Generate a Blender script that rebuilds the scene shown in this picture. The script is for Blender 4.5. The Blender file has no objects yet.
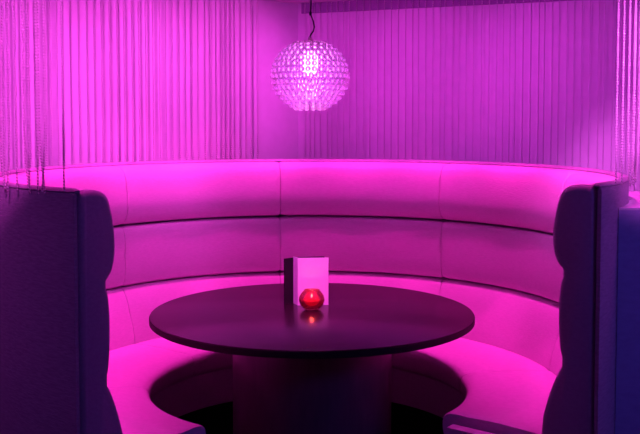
import bpy, bmesh, math, random
from mathutils import Vector, Matrix
random.seed(7)
S = bpy.context.scene
C = S.collection
PI = math.pi
R = math.radians

# ------------------------------------------------------------------ materials
def new_mat(name):
    m = bpy.data.materials.new(name); m.use_nodes = True
    nt = m.node_tree; nt.nodes.clear()
    return m, nt, nt.nodes, nt.links

def principled(name, col, rough=0.5, metallic=0.0, spec=0.5, bump=0.0, scale=(40, 40, 40), var=0.0,
               detail=3.0, emit=None, emit_str=0.0, trans=0.0, ior=1.45, coat=0.0):
    m, nt, N, L = new_mat(name)
    out = N.new('ShaderNodeOutputMaterial'); p = N.new('ShaderNodeBsdfPrincipled')
    L.new(p.outputs[0], out.inputs[0])
    p.inputs['Base Color'].default_value = (*col, 1)
    p.inputs['Roughness'].default_value = rough
    p.inputs['Metallic'].default_value = metallic
    p.inputs['Specular IOR Level'].default_value = spec
    p.inputs['Transmission Weight'].default_value = trans
    p.inputs['IOR'].default_value = ior
    p.inputs['Coat Weight'].default_value = coat
    if emit:
        p.inputs['Emission Color'].default_value = (*emit, 1)
        p.inputs['Emission Strength'].default_value = emit_str
    if bump or var:
        tc = N.new('ShaderNodeTexCoord'); mp = N.new('ShaderNodeMapping')
        mp.inputs['Scale'].default_value = scale
        L.new(tc.outputs['Object'], mp.inputs['Vector'])
        nz = N.new('ShaderNodeTexNoise'); nz.inputs['Scale'].default_value = 1.0
        nz.inputs['Detail'].default_value = detail
        L.new(mp.outputs[0], nz.inputs['Vector'])
        if bump:
            b = N.new('ShaderNodeBump'); b.inputs['Strength'].default_value = bump
            b.inputs['Distance'].default_value = 0.004
            L.new(nz.outputs['Fac'], b.inputs['Height']); L.new(b.outputs[0], p.inputs['Normal'])
        if var:
            r = N.new('ShaderNodeValToRGB')
            r.color_ramp.elements[0].color = (*[c * (1 - var) for c in col], 1)
            r.color_ramp.elements[1].color = (*[min(1, c * (1 + var)) for c in col], 1)
            r.color_ramp.elements[0].position = .3; r.color_ramp.elements[1].position = .7
            L.new(nz.outputs['Fac'], r.inputs[0]); L.new(r.outputs[0], p.inputs['Base Color'])
    return m

M = {}
M['hide'] = principled('pale_upholstery', (.58, .43, .53), .48, bump=.25, scale=(45, 45, 170), var=.05, spec=.3)
M['panel'] = principled('dark_upholstery', (.30, .27, .33), .5, bump=.35, scale=(30, 30, 150), var=.12, spec=.35)
M['cap'] = principled('end_upholstery', (.34, .30, .38), .5, bump=.2, scale=(60, 60, 120), var=.06, spec=.35)
M['skirt'] = principled('skirt_upholstery', (.58, .50, .58), .55, bump=.25, scale=(50, 50, 150), var=.06, spec=.25)
M['black'] = principled('black_plinth', (.012, .010, .014), .7, bump=.1, spec=.2)
M['table'] = principled('dark_laminate', (.032, .014, .020), .25, bump=.03, scale=(25, 140, 60), var=.18, spec=.38)
M['edge'] = principled('dark_table_edge', (.010, .006, .008), .6, bump=.03, spec=.35)
M['drum'] = principled('dark_drum', (.10, .075, .09), .38, bump=.05, scale=(30, 30, 6), var=.12, spec=.4)
M['wall'] = principled('painted_wall', (.62, .58, .64), .75, bump=.08, scale=(20, 20, 20), var=.03, spec=.15)
M['ceil'] = principled('painted_ceiling', (.55, .50, .56), .8, bump=.05, var=.03, spec=.1)
M['floor'] = principled('dark_carpet', (.02, .015, .02), .95, bump=.6, scale=(220, 220, 220), var=.3, spec=.1)
M['shade_strip'] = principled('violet_shade', (.27, .16, .32), .6, bump=.04, spec=.2)  # colour of the painted shade at the right wall's head
M['steel'] = principled('polished_beads', (.86, .83, .88), .22, metallic=.75, bump=.02, spec=.5)
M['cord'] = principled('black_cord', (.012, .008, .014), .55, bump=.05, spec=.3)
M['chrome'] = principled('chrome', (.8, .8, .82), .15, metallic=1.0, bump=.01)
M['paper'] = principled('white_paper', (.82, .80, .82), .65, bump=.03, var=.02, spec=.2)
M['ink'] = principled('grey_print', (.46, .40, .46), .7, bump=.02, spec=.1)
M['folder'] = principled('black_card', (.014, .010, .014), .5, bump=.15, scale=(180, 180, 180), spec=.3)
M['navy'] = principled('navy_panel', (.32, .34, .52), .55, bump=.08, scale=(20, 20, 60), var=.06, spec=.25)
M['navytop'] = principled('pale_ledge', (.55, .53, .62), .5, bump=.04, spec=.3)
M['wick'] = principled('wick', (.03, .02, .02), .9, bump=.1)
M['flame'] = principled('flame', (1, .6, .3), .5, bump=.01, emit=(1, .35, .18), emit_str=9)
M['bulb'] = principled('frosted_bulb', (.9, .9, .9), .4, bump=.01, emit=(1, .40, .95), emit_str=10)

def mix_glass(name, tint, t_amt, g_amt, diff, rough=.08):
    """clear acrylic / glass: see-through, sheen and a translucent body"""
    m, nt, N, L = new_mat(name)
    out = N.new('ShaderNodeOutputMaterial')
    tr = N.new('ShaderNodeBsdfTransparent'); tr.inputs[0].default_value = (*tint, 1)
    gl = N.new('ShaderNodeBsdfGlossy'); gl.inputs['Roughness'].default_value = rough
    tl = N.new('ShaderNodeBsdfTranslucent'); tl.inputs[0].default_value = (*diff, 1)
    df = N.new('ShaderNodeBsdfDiffuse'); df.inputs[0].default_value = (*diff, 1)
    tc = N.new('ShaderNodeTexCoord'); nz = N.new('ShaderNodeTexNoise'); nz.inputs['Scale'].default_value = 30
    L.new(tc.outputs['Object'], nz.inputs['Vector'])
    md = N.new('ShaderNodeMixShader'); L.new(nz.outputs['Fac'], md.inputs[0])
    L.new(tl.outputs[0], md.inputs[1]); L.new(df.outputs[0], md.inputs[2])
    a = N.new('ShaderNodeMixShader'); a.inputs[0].default_value = t_amt
    L.new(md.outputs[0], a.inputs[1]); L.new(tr.outputs[0], a.inputs[2])
    fr = N.new('ShaderNodeFresnel'); fr.inputs['IOR'].default_value = 1.5
    mm = N.new('ShaderNodeMath'); mm.operation = 'MULTIPLY_ADD'; mm.inputs[1].default_value = .8; mm.inputs[2].default_value = g_amt
    L.new(fr.outputs[0], mm.inputs[0])
    b = N.new('ShaderNodeMixShader'); L.new(mm.outputs[0], b.inputs[0])
    L.new(a.outputs[0], b.inputs[1]); L.new(gl.outputs[0], b.inputs[2])
    L.new(b.outputs[0], out.inputs[0])
    return m
def glass_bead(name):
    m, nt, N, L = new_mat(name)
    out = N.new('ShaderNodeOutputMaterial')
    g = N.new('ShaderNodeBsdfGlass'); g.inputs['Color'].default_value = (.98, .90, .98, 1); g.inputs['IOR'].default_value = 1.45; g.inputs['Roughness'].default_value = .04
    tl = N.new('ShaderNodeBsdfTranslucent'); tl.inputs[0].default_value = (.8, .7, .8, 1)
    tc = N.new('ShaderNodeTexCoord'); nz = N.new('ShaderNodeTexNoise'); nz.inputs['Scale'].default_value = 25
    L.new(tc.outputs['Object'], nz.inputs['Vector'])
    mm = N.new('ShaderNodeMath'); mm.operation = 'MULTIPLY'; mm.inputs[1].default_value = .21; L.new(nz.outputs['Fac'], mm.inputs[0])
    mx = N.new('ShaderNodeMixShader'); L.new(mm.outputs[0], mx.inputs[0])
    L.new(g.outputs[0], mx.inputs[1]); L.new(tl.outputs[0], mx.inputs[2]); L.new(mx.outputs[0], out.inputs[0])
    return m
M['acrylic'] = glass_bead('clear_acrylic')
M['globe'] = mix_glass('violet_clear_globe', (.76, .50, .93), .90, .02, (.5, .25, .7))
M['redglass'] = mix_glass('clear_red_glass', (1, .50, .62), .90, .03, (.95, .12, .22))
M['wax'] = mix_glass('red_gel', (1, .10, .16), .40, .03, (.97, .05, .11))
M['crystal'] = mix_glass('crystal_beads', (.97, .93, .97), .18, .08, (.94, .90, .94), .2)

# ------------------------------------------------------------------ helpers
def obj(name, bm, mat, parent=None, smooth=True, loc=None):
    me = bpy.data.meshes.new(name)
    bmesh.ops.recalc_face_normals(bm, faces=bm.faces[:])
    for f in bm.faces: f.smooth = smooth
    bm.to_mesh(me); bm.free()
    me.materials.append(M[mat])
    o = bpy.data.objects.new(name, me); C.objects.link(o)
    if parent: o.parent = parent
    if loc: o.location = loc
    return o

def tag(o, label, cat, group=None, kind=None):
    o['label'] = label; o['category'] = cat
    if group: o['group'] = group
    if kind: o['kind'] = kind
    return o

def thing(name, label, cat, loc=(0, 0, 0), rotz=0, group=None):
    o = bpy.data.objects.new(name, None); C.objects.link(o)
    o.location = loc; o.rotation_euler = (0, 0, rotz); o.empty_display_size = .1
    return tag(o, label, cat, group)

def struct(o):
    o['kind'] = 'structure'; return o

def sharp(o, ang=35):
    """smooth shading with hard creases"""
    me = o.data; bm = bmesh.new(); bm.from_mesh(me)
    for e in bm.edges:
        if len(e.link_faces) == 2 and e.calc_face_angle(0) > R(ang): e.smooth = False
    bm.to_mesh(me); bm.free()
    return o

def add_box(bm, lo, hi, mtx=None):
    vs = [bm.verts.new((x, y, z)) for x in (lo[0], hi[0]) for y in (lo[1], hi[1]) for z in (lo[2], hi[2])]
    for q in ((0, 1, 3, 2), (4, 6, 7, 5), (0, 4, 5, 1), (2, 3, 7, 6), (0, 2, 6, 4), (1, 5, 7, 3)):
        bm.faces.new([vs[i] for i in q])
    if mtx: bmesh.ops.transform(bm, matrix=mtx, verts=vs)
    return vs

def add_prism(bm, pts, z0, z1):
    a = [bm.verts.new((x, y, z0)) for x, y in pts]; b = [bm.verts.new((x, y, z1)) for x, y in pts]
    n = len(pts)
    bm.faces.new(a[::-1]); bm.faces.new(b)
    for i in range(n): bm.faces.new((a[i], a[(i + 1) % n], b[(i + 1) % n], b[i]))

def bevel(bm, w, seg=2, ang=40):
    es = [e for e in bm.edges if len(e.link_faces) == 2 and e.calc_face_angle(0) > R(ang)]
    bmesh.ops.bevel(bm, geom=es, offset=w, segments=seg, profile=.5, affect='EDGES', clamp_overlap=True)

def add_lathe(bm, prof, n=64, c=(0, 0)):
    rings = []
    for r, z in prof:
        if r < 1e-6: rings.append([bm.verts.new((c[0], c[1], z))])
        else: rings.append([bm.verts.new((c[0] + r * math.cos(2 * PI * i / n), c[1] + r * math.sin(2 * PI * i / n), z)) for i in range(n)])
    for a, b in zip(rings, rings[1:]):
        for i in range(n):
            j = (i + 1) % n
            if len(a) == 1 and len(b) == 1: continue
            if len(a) == 1: bm.faces.new((a[0], b[j], b[i]))
            elif len(b) == 1: bm.faces.new((a[i], a[j], b[0]))
            else: bm.faces.new((a[i], a[j], b[j], b[i]))

def add_tube(bm, pts, r, n=8):
    pts = [Vector(p) for p in pts]; rings = []
    for i, p in enumerate(pts):
        d = (pts[min(i + 1, len(pts) - 1)] - pts[max(i - 1, 0)]).normalized()
        u = d.orthogonal().normalized() if abs(d.z) > .95 else d.cross(Vector((0, 0, 1))).normalized()
        if abs(d.z) > .95:
            u = Vector((1, 0, 0)); u = (u - d * u.dot(d)).normalized()
        v = d.cross(u)
        rings.append([bm.verts.new(p + r * (math.cos(2 * PI * k / n) * u + math.sin(2 * PI * k / n) * v)) for k in range(n)])
    for a, b in zip(rings, rings[1:]):
        for k in range(n): bm.faces.new((a[k], a[(k + 1) % n], b[(k + 1) % n], b[k]))
    bm.faces.new(rings[0][::-1]); bm.faces.new(rings[-1])

def smooth_closed(pts, keep, it=2):
    """Chaikin corner cutting on an open run of points"""
    for _ in range(it):
        q = [pts[0]]
        for a, b in zip(pts, pts[1:]):
            q.append((a[0] * .75 + b[0] * .25, a[1] * .75 + b[1] * .25))
            q.append((a[0] * .25 + b[0] * .75, a[1] * .25 + b[1] * .75))
        q.append(pts[-1]); pts = q
    return pts

# ------------------------------------------------------------------ booth geometry
# The booth is an open ring.  Angle th (degrees) runs from the front (towards the camera) round by the left.
BX, BY = -0.05, 3.83
TH0, TH1 = 35.3, 307.7
SEG = (TH1 - TH0) / 6
def ring(r, th, z=0.0):
    t = R(th)
    return Vector((BX - r * math.sin(t), BY - r * math.cos(t), z))

UPPER_IN = [(1.250, 1.338), (1.20, 1.341), (1.156, 1.328), (1.134, 1.285), (1.121, 1.215), (1.116, 1.140), (1.128, 1.085), (1.152, 1.052), (1.175, 1.044)]
MID_IN = [(1.175, 1.034), (1.156, 1.026), (1.146, .985), (1.142, .90), (1.146, .80), (1.155, .742), (1.178, .732)]
LOW_IN = [(1.178, .724), (1.160, .716), (1.142, .685), (1.118, .625), (1.099, .56), (1.085, .50), (1.078, .395)]

def sweep(name, prof, t0, t1, mat, parent, n=30, pinch=.007, base=(0, 0)):
    """closed profile (r,z) swept along the ring between two angles, tucked in at both ends like a sewn seam"""
    cr = sum(p[0] for p in prof) / len(prof); cz = sum(p[1] for p in prof) / len(prof)
    L = R(t1 - t0) * cr
    us = [0, .003, .008, .016, .03] 
    ss = [u / L for u in us] + [.03 / L + (1 - .06 / L) * i / n for i in range(1, n)] + [1 - u / L for u in us[::-1]]
    bm = bmesh.new(); rings = []
    for s in ss:
        d = min(s, 1 - s) * L
        k = max(0.0, 1 - d / .022); off = pinch * k * k
        row = []
        for r, z in prof:
            vx, vz = cr - r, cz - z; l = math.hypot(vx, vz) or 1
            row.append(bm.verts.new(ring(r + vx / l * off, t0 + (t1 - t0) * s, z + vz / l * off) - Vector((BX, BY, 0))))
        rings.append(row)
    m = len(prof)
    for a, b in zip(rings, rings[1:]):
        for i in range(m): bm.faces.new((a[i], a[(i + 1) % m], b[(i + 1) % m], b[i]))
    bm.faces.new(rings[0]); bm.faces.new(rings[-1][::-1])
    return sharp(obj(name, bm, mat, parent), 50)

booth = thing('curved_booth', 'big round pink-lit upholstered booth with padded rolls, curling around the table', 'booth seat', (BX, BY, 0))
G = .06   # degrees of seam gap
for i in range(6):
    a, b = TH0 + SEG * i + G, TH0 + SEG * (i + 1) - G
    sweep('upper_bolster', smooth_closed(UPPER_IN, 0) + [(1.250, 1.044)], a, b, 'hide', booth)
    sweep('middle_bolster', smooth_closed(MID_IN, 0) + [(1.235, .730), (1.235, 1.034)], a, b, 'hide', booth)
    sweep('lower_bolster', smooth_closed(LOW_IN, 0) + [(1.235, .395), (1.235, .722)], a, b, 'hide', booth)
    seat_prof = smooth_closed([(1.080, .455), (.95, .461), (.80, .461), (.715, .458), (.676, .444), (.668, .415), (.672, .365), (.70, .345)], 0) + [(1.080, .345)]
    sweep('seat_cushion', seat_prof, a - (2.2 if i == 0 else 0), b + (2.2 if i == 5 else 0), 'hide', booth, pinch=.006)
sweep('seat_skirt', [(.715, .342), (.715, .172), (.735, .166), (.735, .342)], TH0 - 1.9, TH1 + 1.9, 'skirt', booth, n=120, pinch=0)
sweep('plinth', [(.79, .164), (.79, .0), (1.20, .0), (1.20, .164)], TH0 + .6, TH1 - .6, 'black', booth, n=120, pinch=0)
sweep('outer_panel', [(1.274, .02), (1.274, 1.338), (1.277, 1.341), (1.284, 1.341), (1.288, 1.336), (1.288, .02)], TH0 - 2.2, TH1 + 2.2, 'panel', booth, n=140, pinch=.006)
sweep('top_roll', [(1.269 + .020 * math.cos(2 * PI * k / 12), 1.342 + .011 * math.sin(2 * PI * k / 12)) for k in range(12)], TH0 - 2.1, TH1 + 2.1, 'panel', booth, n=140, pinch=.008)

def end_panel(side):
    """padded end panel with the outline of the three bolsters, standing on the radial end plane"""
    th = TH0 if side < 0 else TH1
    inner = smooth_closed(UPPER_IN + MID_IN + LOW_IN[:-1] + [(1.076, .03)], 0, 2)
    inner = [(min(r, 1.157) if z < 1.2 else r, z) for r, z in inner]
    out = [(r - .006, z + (.004 if z > 1.3 else 0)) for r, z in inner] + [(1.270, .03), (1.270, 1.31), (1.262, 1.337)]
    t = R(th)
    rad = Vector((-math.sin(t), -math.cos(t), 0))                     # outwards
    tan = Vector((math.cos(t), -math.sin(t), 0)) * (1 if side < 0 else -1)   # away from the seat
    bm = bmesh.new(); rings = []
    # layers: depth along tan, inset of the outline
    layers = [(.002, .006), (.008, 0), (.030, 0), (.040, .003), (.047, .010), (.050, .022)]
    n = len(out)
    def inset(d):
        res = []
        for i in range(n):
            p, q, w = out[i - 1], out[i], out[(i + 1) % n]
            ex, ez = w[0] - p[0], w[1] - p[1]; l = math.hypot(ex, ez) or 1
            res.append((q[0] - ez / l * d, q[1] + ex / l * d))
        return res
    area = sum(out[i - 1][0] * out[i][1] - out[i][0] * out[i - 1][1] for i in range(n))
    sgn = 1 if area > 0 else -1
    for dep, ins in layers:
        rings.append([bm.verts.new(rad * r + tan * dep + Vector((0, 0, z))) for r, z in inset(ins * sgn)])
    for a, b in zip(rings, rings[1:]):
        for i in range(n): bm.faces.new((a[i], a[(i + 1) % n], b[(i + 1) % n], b[i]))
    bm.faces.new(rings[0]); bm.faces.new(rings[-1][::-1])
    p = sharp(obj('end_panel', bm, 'cap', booth), 60)
    # welt running down the outer edge
    wb = bmesh.new()
    add_tube(wb, [rad * 1.2735 + tan * .040 + Vector((0, 0, z)) for z in (.05, .4, .8, 1.2, 1.33)], .0035, 6)
    obj('piping', wb, 'black', p)
    # padded end of the seat
    sb = bmesh.new()
    if side < 0: sb.free(); return
    prof = [(.735, .19), (1.05, .19), (1.05, .425), (.735, .425)]
    vs = [[sb.verts.new(rad * r + tan * d + Vector((0, 0, z))) for r, z in prof] for d in (.052, .100)]
    sb.faces.new(vs[0]); sb.faces.new(vs[1][::-1])
    for i in range(4): sb.faces.new((vs[0][i], vs[0][(i + 1) % 4], vs[1][(i + 1) % 4], vs[1][i]))
    bevel(sb, .023, 4)
    sharp(obj('seat_end_pad', sb, 'hide', booth), 60)
end_panel(-1); end_panel(1)

# ------------------------------------------------------------------ table
TX, TY, TZ, TR = -.034, 3.89, .74, .697
table = thing('round_table', 'dark round table on a wide drum pedestal, standing inside the booth', 'table', (TX, TY, 0))
bm = bmesh.new()
add_lathe(bm, [(0, TZ - .003), (TR - .012, TZ - .003), (TR - .012, TZ), (0, TZ)][::-1][:0] or [(0, TZ - .004), (TR - .003, TZ - .004), (TR - .003, TZ - .0008), (TR - .005, TZ), (0, TZ)], 128)
sharp(obj('tabletop', bm, 'table', table), 30)
bm = bmesh.new()
add_lathe(bm, [(.30, TZ - .03), (TR - .004, TZ - .03), (TR, TZ - .027), (TR, TZ - .006), (TR - .002, TZ - .0045), (.30, TZ - .0045)], 128)
sharp(obj('table_edge', bm, 'edge', table), 30)
bm = bmesh.new()
add_lathe(bm, [(0, .05), (.335, .05), (.345, .055), (.345, TZ - .034), (.341, TZ - .031), (0, TZ - .031)], 96)
sharp(obj('pedestal', bm, 'drum', table), 30)
bm = bmesh.new()
add_lathe(bm, [(0, 0), (.32, 0), (.32, .048), (0, .048)], 96)
sharp(obj('base_ring', bm, 'black', table), 30)

# ------------------------------------------------------------------ things on the table
def leaf(bm, p, q, h, th, z0=0):
    """upright card from p to q (x,y), height h"""
    p = Vector((*p, 0)); q = Vector((*q, 0)); d = (q - p).normalized(); nrm = Vector((-d.y, d.x, 0)) * th / 2
    a = [p + nrm, q + nrm, q - nrm, p - nrm]
    lo = [bm.verts.new(v + Vector((0, 0, z0))) for v in a]; hi = [bm.verts.new(v + Vector((0, 0, z0 + h))) for v in a]
    bm.faces.new(lo[::-1]); bm.faces.new(hi)
    for i in range(4): bm.faces.new((lo[i], lo[(i + 1) % 4], hi[(i + 1) % 4], hi[i]))

fold = thing('menu_folder', 'black folded menu card standing open behind the white leaflet', 'menu', (-.105, 4.075, TZ))
bm = bmesh.new(); leaf(bm, (.002, -.001), (-.056, -.045), .207, .004); leaf(bm, (-.051, -.047), (-.0535, -.0445), .207, .004)
obj('front_cover', bm, 'folder', fold, smooth=False)
bm = bmesh.new(); leaf(bm, (.004, .0), (.125, .022), .207, .004)
obj('back_cover', bm, 'folder', fold, smooth=False)

lf = thing('menu_leaflet', 'white folded paper leaflet standing upright on the table behind the red candle', 'menu', (-.098, 4.005, TZ))
bm = bmesh.new(); leaf(bm, (0, 0), (.136, .012), .214, .0016)
front = obj('front_page', bm, 'paper', lf, smooth=False)
bm = bmesh.new(); leaf(bm, (-.0009, .0008), (-.022, .052), .214, .0016)
obj('side_page', bm, 'paper', lf, smooth=False)
bm = bmesh.new(); leaf(bm, (.002, .004), (.118, .046), .205, .0012)
obj('inner_page', bm, 'paper', lf, smooth=False)

cb = thing('candle_bowl', 'small round red glass candle bowl in front of the white leaflet', 'candle holder', (-.036, 3.915, TZ))
bm = bmesh.new()
prof = [(0, .001), (.026, .001), (.036, .006), (.050, .022), (.056, .040), (.0555, .052), (.050, .066), (.041, .078), (.034, .084), (.035, .087),
        (.032, .087), (.031, .083), (.038, .076), (.047, .064), (.052, .052), (.0525, .040), (.047, .024), (.034, .010), (.024, .006), (0, .006)]
add_lathe(bm, prof, 48); obj('glass_bowl', bm, 'redglass', cb)
bm = bmesh.new()
add_lathe(bm, [(0, .0075), (.022, .0075), (.033, .012), (.045, .0245), (.0505, .040), (.049, .045), (.030, .046), (0, .044)], 40)
wax = obj('wax', bm, 'wax', cb)
bm = bmesh.new(); add_tube(bm, [(0, 0, .042), (.001, 0, .050), (.002, 0, .056)], .0012, 6); obj('wick', bm, 'wick', wax)
bm = bmesh.new(); add_lathe(bm, [(0, .053), (.0035, .056), (.004, .060), (.0025, .066), (0, .072)], 16); obj('flame', bm, 'flame', cb)

# ------------------------------------------------------------------ room
CEIL = 2.275
corner = Vector((-.135, 5.50))
dl = Vector((-.819, -.574)); dr = Vector((.929, -.370))
nl = Vector((dl.y, -dl.x)) * -1; nr = Vector((-dr.y, dr.x)) * -1   # towards the room
if nl.dot(Vector((BX, BY)) - corner) < 0: nl = -nl
if nr.dot(Vector((BX, BY)) - corner) < 0: nr = -nr
def wall(name, a, b, n, t=.12, z1=CEIL):
    bm = bmesh.new()
    p = [a, b, b - n * t, a - n * t]
    add_prism(bm, [(v.x, v.y) for v in p], 0, z1)
    return struct(obj(name, bm, 'wall', None, smooth=False))
le, re = corner + dl * 3.9, corner + dr * 4.2
wall('wall_left', corner, le, nl); wall('wall_right', corner, re, nr)
bm = bmesh.new(); add_box(bm, (-4.2, -1.6, -.1), (4.6, 5.9, 0)); struct(obj('floor', bm, 'floor', None, smooth=False))
bm = bmesh.new(); add_box(bm, (-4.2, -1.6, CEIL), (4.6, 5.9, CEIL + .1)); struct(obj('ceiling', bm, 'ceil', None, smooth=False))
# dark strip painting in the unlit band at the head of the right wall
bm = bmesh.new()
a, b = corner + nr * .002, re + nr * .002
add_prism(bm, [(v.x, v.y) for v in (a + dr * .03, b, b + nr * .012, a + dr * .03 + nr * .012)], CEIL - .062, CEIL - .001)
struct(obj('shade_strip_1', bm, 'shade_strip', None, smooth=False))

# half-height partition running off to the right of the booth
pt = thing('partition', 'half-height navy partition with a pale ledge, right of the booth', 'partition', (1.5, 3.4, 0))
arc = [ring(1.290, th) for th in range(302, 262, -4)]
base = [(v.x - 1.5, v.y - 3.4) for v in arc]
base = base + [(base[-1][0] + .9, base[-1][1]), (base[-1][0] + .9, base[0][1])]
bm = bmesh.new(); add_prism(bm, base, 0, 1.249); obj('body', bm, 'navy', pt, smooth=False)
bm = bmesh.new(); add_prism(bm, base, 1.2495, 1.2575); obj('ledge', bm, 'navytop', pt, smooth=False)

# ------------------------------------------------------------------ bead strands
def add_bead(bm, c, r, n=6, rows=4):
    top = bm.verts.new(c + Vector((0, 0, r))); bot = bm.verts.new(c - Vector((0, 0, r))); rs = []
    for k in range(1, rows):
        p = PI * k / rows
        rs.append([bm.verts.new(c + Vector((r * math.sin(p) * math.cos(2 * PI * i / n), r * math.sin(p) * math.sin(2 * PI * i / n), r * math.cos(p)))) for i in range(n)])
    for i in range(n):
        j = (i + 1) % n
        bm.faces.new((top, rs[0][i], rs[0][j])); bm.faces.new((bot, rs[-1][j], rs[-1][i]))
        for a, b in zip(rs, rs[1:]): bm.faces.new((a[i], b[i], b[j], a[j]))

def strand_mesh(length, r=.0040, pitch=.0098, sway=0.0):
    bm = bmesh.new(); n = int(length / pitch)
    for k in range(n):
        z = -r - k * pitch
        s = sway * max(0, (k / n) - .75) ** 2 * 16
        add_bead(bm, Vector((s * .012, s * .004, z)), r)
    add_tube(bm, [(0, 0, -.001), (0, 0, -length * .75), (sway * .012, sway * .004, -n * pitch + .002)], .0009, 4)
    return bm

LEFT = [(34, 1.338), (37.8, 1.334), (39.0, 1.326), (39.7, 1.325), (41.8, 1.325), (43, 1.328), (45.3, 1.33), (47.3, 1.325), (49.4, 1.33), (51, 1.325), (53.2, 1.33), (55.5, 1.33), (58, 1.33)]
protos = []
for sw in (0, 1, -1):
    protos.append(sw)
src = {}
def place_strand(p, zb, sw, label, group):
    if sw not in src:
        o = obj('bead_strand', strand_mesh(CEIL - .002 - 1.33, sway=sw), 'crystal'); src[sw] = o
    else:
        o = src[sw].copy(); C.objects.link(o)
    o.location = (p.x, p.y, CEIL - .0015)
    o.scale = (1, 1, (CEIL - .002 - zb) / (CEIL - .002 - 1.33))
    return tag(o, label, 'bead strand', group)
for k, (th, zb) in enumerate(LEFT):
    sw = [0, -1, 1, 0, 0, 1, 0, -1, 0, 1, 0, 0, -1][k]
    if k == 0: lab, g = 'lone bead strand at the right edge of the left hanging group, beside the booth end', None
    else: lab, g = 'thin string of small shiny beads hanging above the left booth side', 'bead strands above the left booth side'
    place_strand(ring(1.305, th), zb, sw, lab, g)
k = 0
for row in (0, 1, 2, 3):
    for i in range(16):
        f = i / 15
        th = 306.6 - 28 * f - row * .8
        r = 1.308 + .10 * f + row * .014
        if r * 0 + th < 277: continue
        place_strand(ring(r, th), 1.352 - .02 * random.random(), [0, 0, 1, 0, -1][k % 5],
                     'string of small shiny beads in the dense hanging bunch at the right edge', 'bead strands above the right booth side')
        k += 1

def curtain(name, start, d, n, s0, s1, pitch, label, r=.006, gap=.058):
    bm = bmesh.new(); s = s0
    while s < s1:
        c = start + d * s + n * (gap + random.uniform(-.006, .006))
        z = CEIL - .006
        add_tube(bm, [(c.x, c.y, CEIL - .001), (c.x, c.y, 1.13)], .0016, 4)
        while z > 1.14:
            add_bead(bm, Vector((c.x, c.y, z)), r, 5, 3); z -= .0125
        s += pitch * random.choice((.85, 1, 1, 1, 1.1, .7))
    o = obj(name, bm, 'crystal')
    return tag(o, label, 'bead curtain', None, 'stuff')
curtain('bead_curtain', corner, dl, nl, .32, 2.25, .040, 'curtain of fine bead strings along the bright left wall behind the booth')
curtain('bead_curtain', corner, dr, nr, .06, 2.7, .042, 'curtain of fine bead strings along the dimmer right wall behind the booth', .0036, .026)

# ------------------------------------------------------------------ pendant lamp
LX, LY, LZ = -.042, 3.83, 1.752
lamp = thing('pendant_lamp', 'glowing globe pendant lamp of clear round beads hanging over the table', 'lamp', (LX, LY, LZ))
A, B = .158, .145; br = .0112
cent = []
rows = 15
for k in range(rows):
    ph = R(24) + (PI - R(46)) * k / (rows - 1)
    rr, zz = A * math.sin(ph), B * math.cos(ph)
    m = max(6, int(2 * PI * rr / (2 * br * 1.12)))
    for i in range(m):
        t = 2 * PI * (i + .5 * (k % 2)) / m
        cent.append(Vector((rr * math.cos(t), rr * math.sin(t), zz)))
cam_dir = Vector((0 - LX, 0 - LY, -.2)).normalized()
cent.sort(key=lambda v: -v.dot(cam_dir))
bm = bmesh.new()
add_bead(bm, Vector((0, 0, 0)), br, 12, 8)
b0 = obj('bead', bm, 'acrylic', lamp); b0.location = cent[0]
for v in cent[1:100]:
    b = b0.copy(); C.objects.link(b); b.parent = lamp; b.location = v
bm = bmesh.new()
for v in cent[100:]: add_bead(bm, v, br, 10, 6)
o = obj('bead_shell', bm, 'acrylic', lamp); o['kind'] = 'stuff'
bm = bmesh.new()
for k in range(0, rows, 4):
    ph = R(24) + (PI - R(46)) * k / (rows - 1)
    rr, zz = (A - .013) * math.sin(ph), (B - .013) * math.cos(ph)
    add_tube(bm, [(rr * math.cos(2 * PI * i / 40), rr * math.sin(2 * PI * i / 40), zz) for i in range(41)], .0012, 5)
obj('wire_frame', bm, 'chrome', lamp)
bm = bmesh.new(); add_lathe(bm, [((A - .016) * math.sin(R(a)), (B - .016) * math.cos(R(a))) for a in range(22, 160, 6)], 48)
obj('inner_globe', bm, 'globe', lamp)
bm = bmesh.new(); add_lathe(bm, [(0, .10), (.022, .10), (.030, .094), (.034, .07), (.032, .035), (.024, .012), (.012, .003), (0, 0)], 32)
obj('diffuser', bm, 'bulb', lamp)
bm = bmesh.new(); add_lathe(bm, [(0, .165), (.006, .165), (.012, .150), (.018, .128), (.030, .110), (.030, .101), (0, .101)], 24)
obj('lamp_holder', bm, 'chrome', lamp)
bm = bmesh.new()
cp = [(0, 0, .165), (.004, 0, .175), (.014, 0, .188), (.018, 0, .205), (.014, .0, .228), (.004, 0, .255), (.002, 0, .262), (.004, 0, .30), (.005, 0, .40), (.004, 0, CEIL - LZ - .02)]
add_tube(bm, cp, .0032, 8)
add_tube(bm, [(.002, 0, .254), (.0025, 0, .268)], .0055, 8)
obj('cord', bm, 'cord', lamp)
bm = bmesh.new(); zc = CEIL - LZ
add_lathe(bm, [(0, zc - .024), (.030, zc - .024), (.045, zc - .016), (.048, zc - .001), (0, zc - .001)], 32)
obj('ceiling_rose', bm, 'chrome', lamp)

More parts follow.
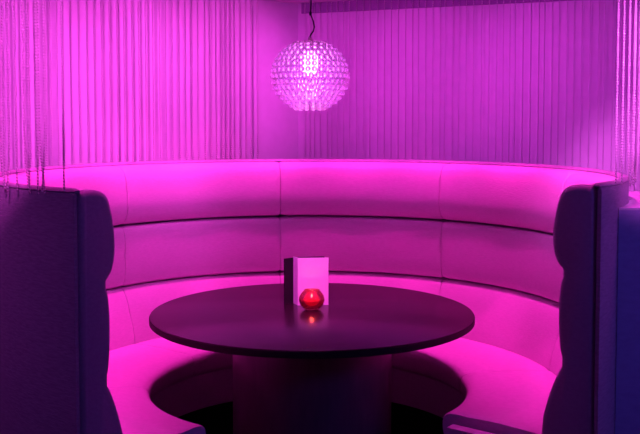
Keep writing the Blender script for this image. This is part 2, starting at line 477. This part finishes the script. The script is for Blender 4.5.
# ------------------------------------------------------------------ lights
def light(kind, name, loc, energy, col, target=None, size=.05, angle=None, blend=.5):
    d = bpy.data.lights.new(name, kind); d.energy = energy; d.color = col
    o = bpy.data.objects.new(name, d); C.objects.link(o); o.location = loc
    if kind == 'AREA': d.size = size
    else: d.shadow_soft_size = size
    if kind == 'SPOT': d.spot_size = R(angle); d.spot_blend = blend
    if target is not None:
        o.rotation_euler = (Vector(target) - Vector(loc)).to_track_quat('-Z', 'Y').to_euler()
    return o
PINK = (1, .024, .57); MAG = (1, .07, .84); VIO = (.95, .045, .95); BLUE = (.14, .085, 1)
for th in (44, 66, 89, 112, 135, 158, 181, 204, 227, 250, 273, 297):
    p = ring(1.0, th, CEIL - .02)
    light('SPOT', 'downlight', p, 78 if 50 < th < 290 else 40, PINK, ring(1.16, th, .6), .025, 58, 1.0)
# wall washers
for base, d, n, pos, col, en in ((corner, dl, nl, (.65, 1.25, 1.9), MAG, 60), (corner, dr, nr, (.35, 1.0, 1.65), VIO, 25)):
    for q in pos:
        a = base + d * (q - .25) + n * 1.05; b = base + d * q
        light('SPOT', 'wall_washer', (a.x, a.y, CEIL - .03), en, col, (b.x, b.y, 1.70), .04, 82, 1.0)
light('POINT', 'lamp_bulb', (LX, LY, LZ - .035), 6.5, (1, .25, .85), None, .02)
light('POINT', 'candle_flame', (-.036, 3.915, TZ + .066), .3, (1, .25, .12), None, .006)
# blue club lights further forward in the room
light('AREA', 'blue_lamp', (2.6, 1.2, 2.1), 16, BLUE, (1.2, 3.2, .8), .5)
light('AREA', 'blue_lamp', (-2.4, 1.0, 2.1), 5, BLUE, (-1.0, 3.2, .9), .5)
# downlights over the neighbouring bays
light('SPOT', 'downlight', (-1.75, 2.75, CEIL - .02), 17, (1, .05, .8), (-1.5, 3.1, 0), .15, 120, 1.0)
light('SPOT', 'downlight', (1.75, 3.25, CEIL - .02), 27, (1, .09, .95), (1.6, 3.3, 0), .15, 120, 1.0)
light('SPOT', 'bead_fill', (-.75, 1.8, CEIL - .02), 170, (1, .08, .85), (-.95, 2.87, 1.76), .05, 32, .6)  # added spot, no fixture here, brightens the left bead strands
light('SPOT', 'bead_fill', (.60, 2.0, CEIL - .02), 560, (1, .12, .95), (1.19, 3.22, 1.68), .12, 30, .6)  # added likewise to brighten the right bunch of strands
for th in (52, 82, 112, 142, 172, 202, 232, 262, 291):  # cross spots added to lift the lower bolster and throw the table's shadow
    light('SPOT', 'bolster_fill', ring(.74, th + 165, CEIL - .02), 80 if 60 < th < 280 else 58, PINK, ring(1.08, th, .48), .02, 16, .8)
light('SPOT', 'menu_fill', (-.25, 2.35, CEIL - .02), 230, (1, .06, .80), (-.03, 3.95, .84), .03, 24, .8)  # added narrow front spot that brightens the standing leaflet

w = bpy.data.worlds.new('World'); S.world = w; w.use_nodes = True
bg = w.node_tree.nodes['Background']; bg.inputs[0].default_value = (.55, .06, .65, 1); bg.inputs[1].default_value = .055

# ------------------------------------------------------------------ camera
cam = bpy.data.cameras.new('Camera'); co = bpy.data.objects.new('Camera', cam); C.objects.link(co)
F = 904.0; pitch = R(3.0)
cam.sensor_width = 36; cam.sensor_fit = 'HORIZONTAL'; cam.lens = F / 640 * 36
cam.shift_y = -(93 - F * math.tan(pitch)) / 640
co.location = (0, 0, 1.55); co.rotation_euler = (PI / 2 - pitch, 0, 0)
cam.clip_start = .05
S.camera = co
vs = S.view_settings
vs.view_transform = 'Standard'; vs.look = 'None'; vs.gamma = 1; vs.use_curve_mapping = False; vs.exposure = 0.0
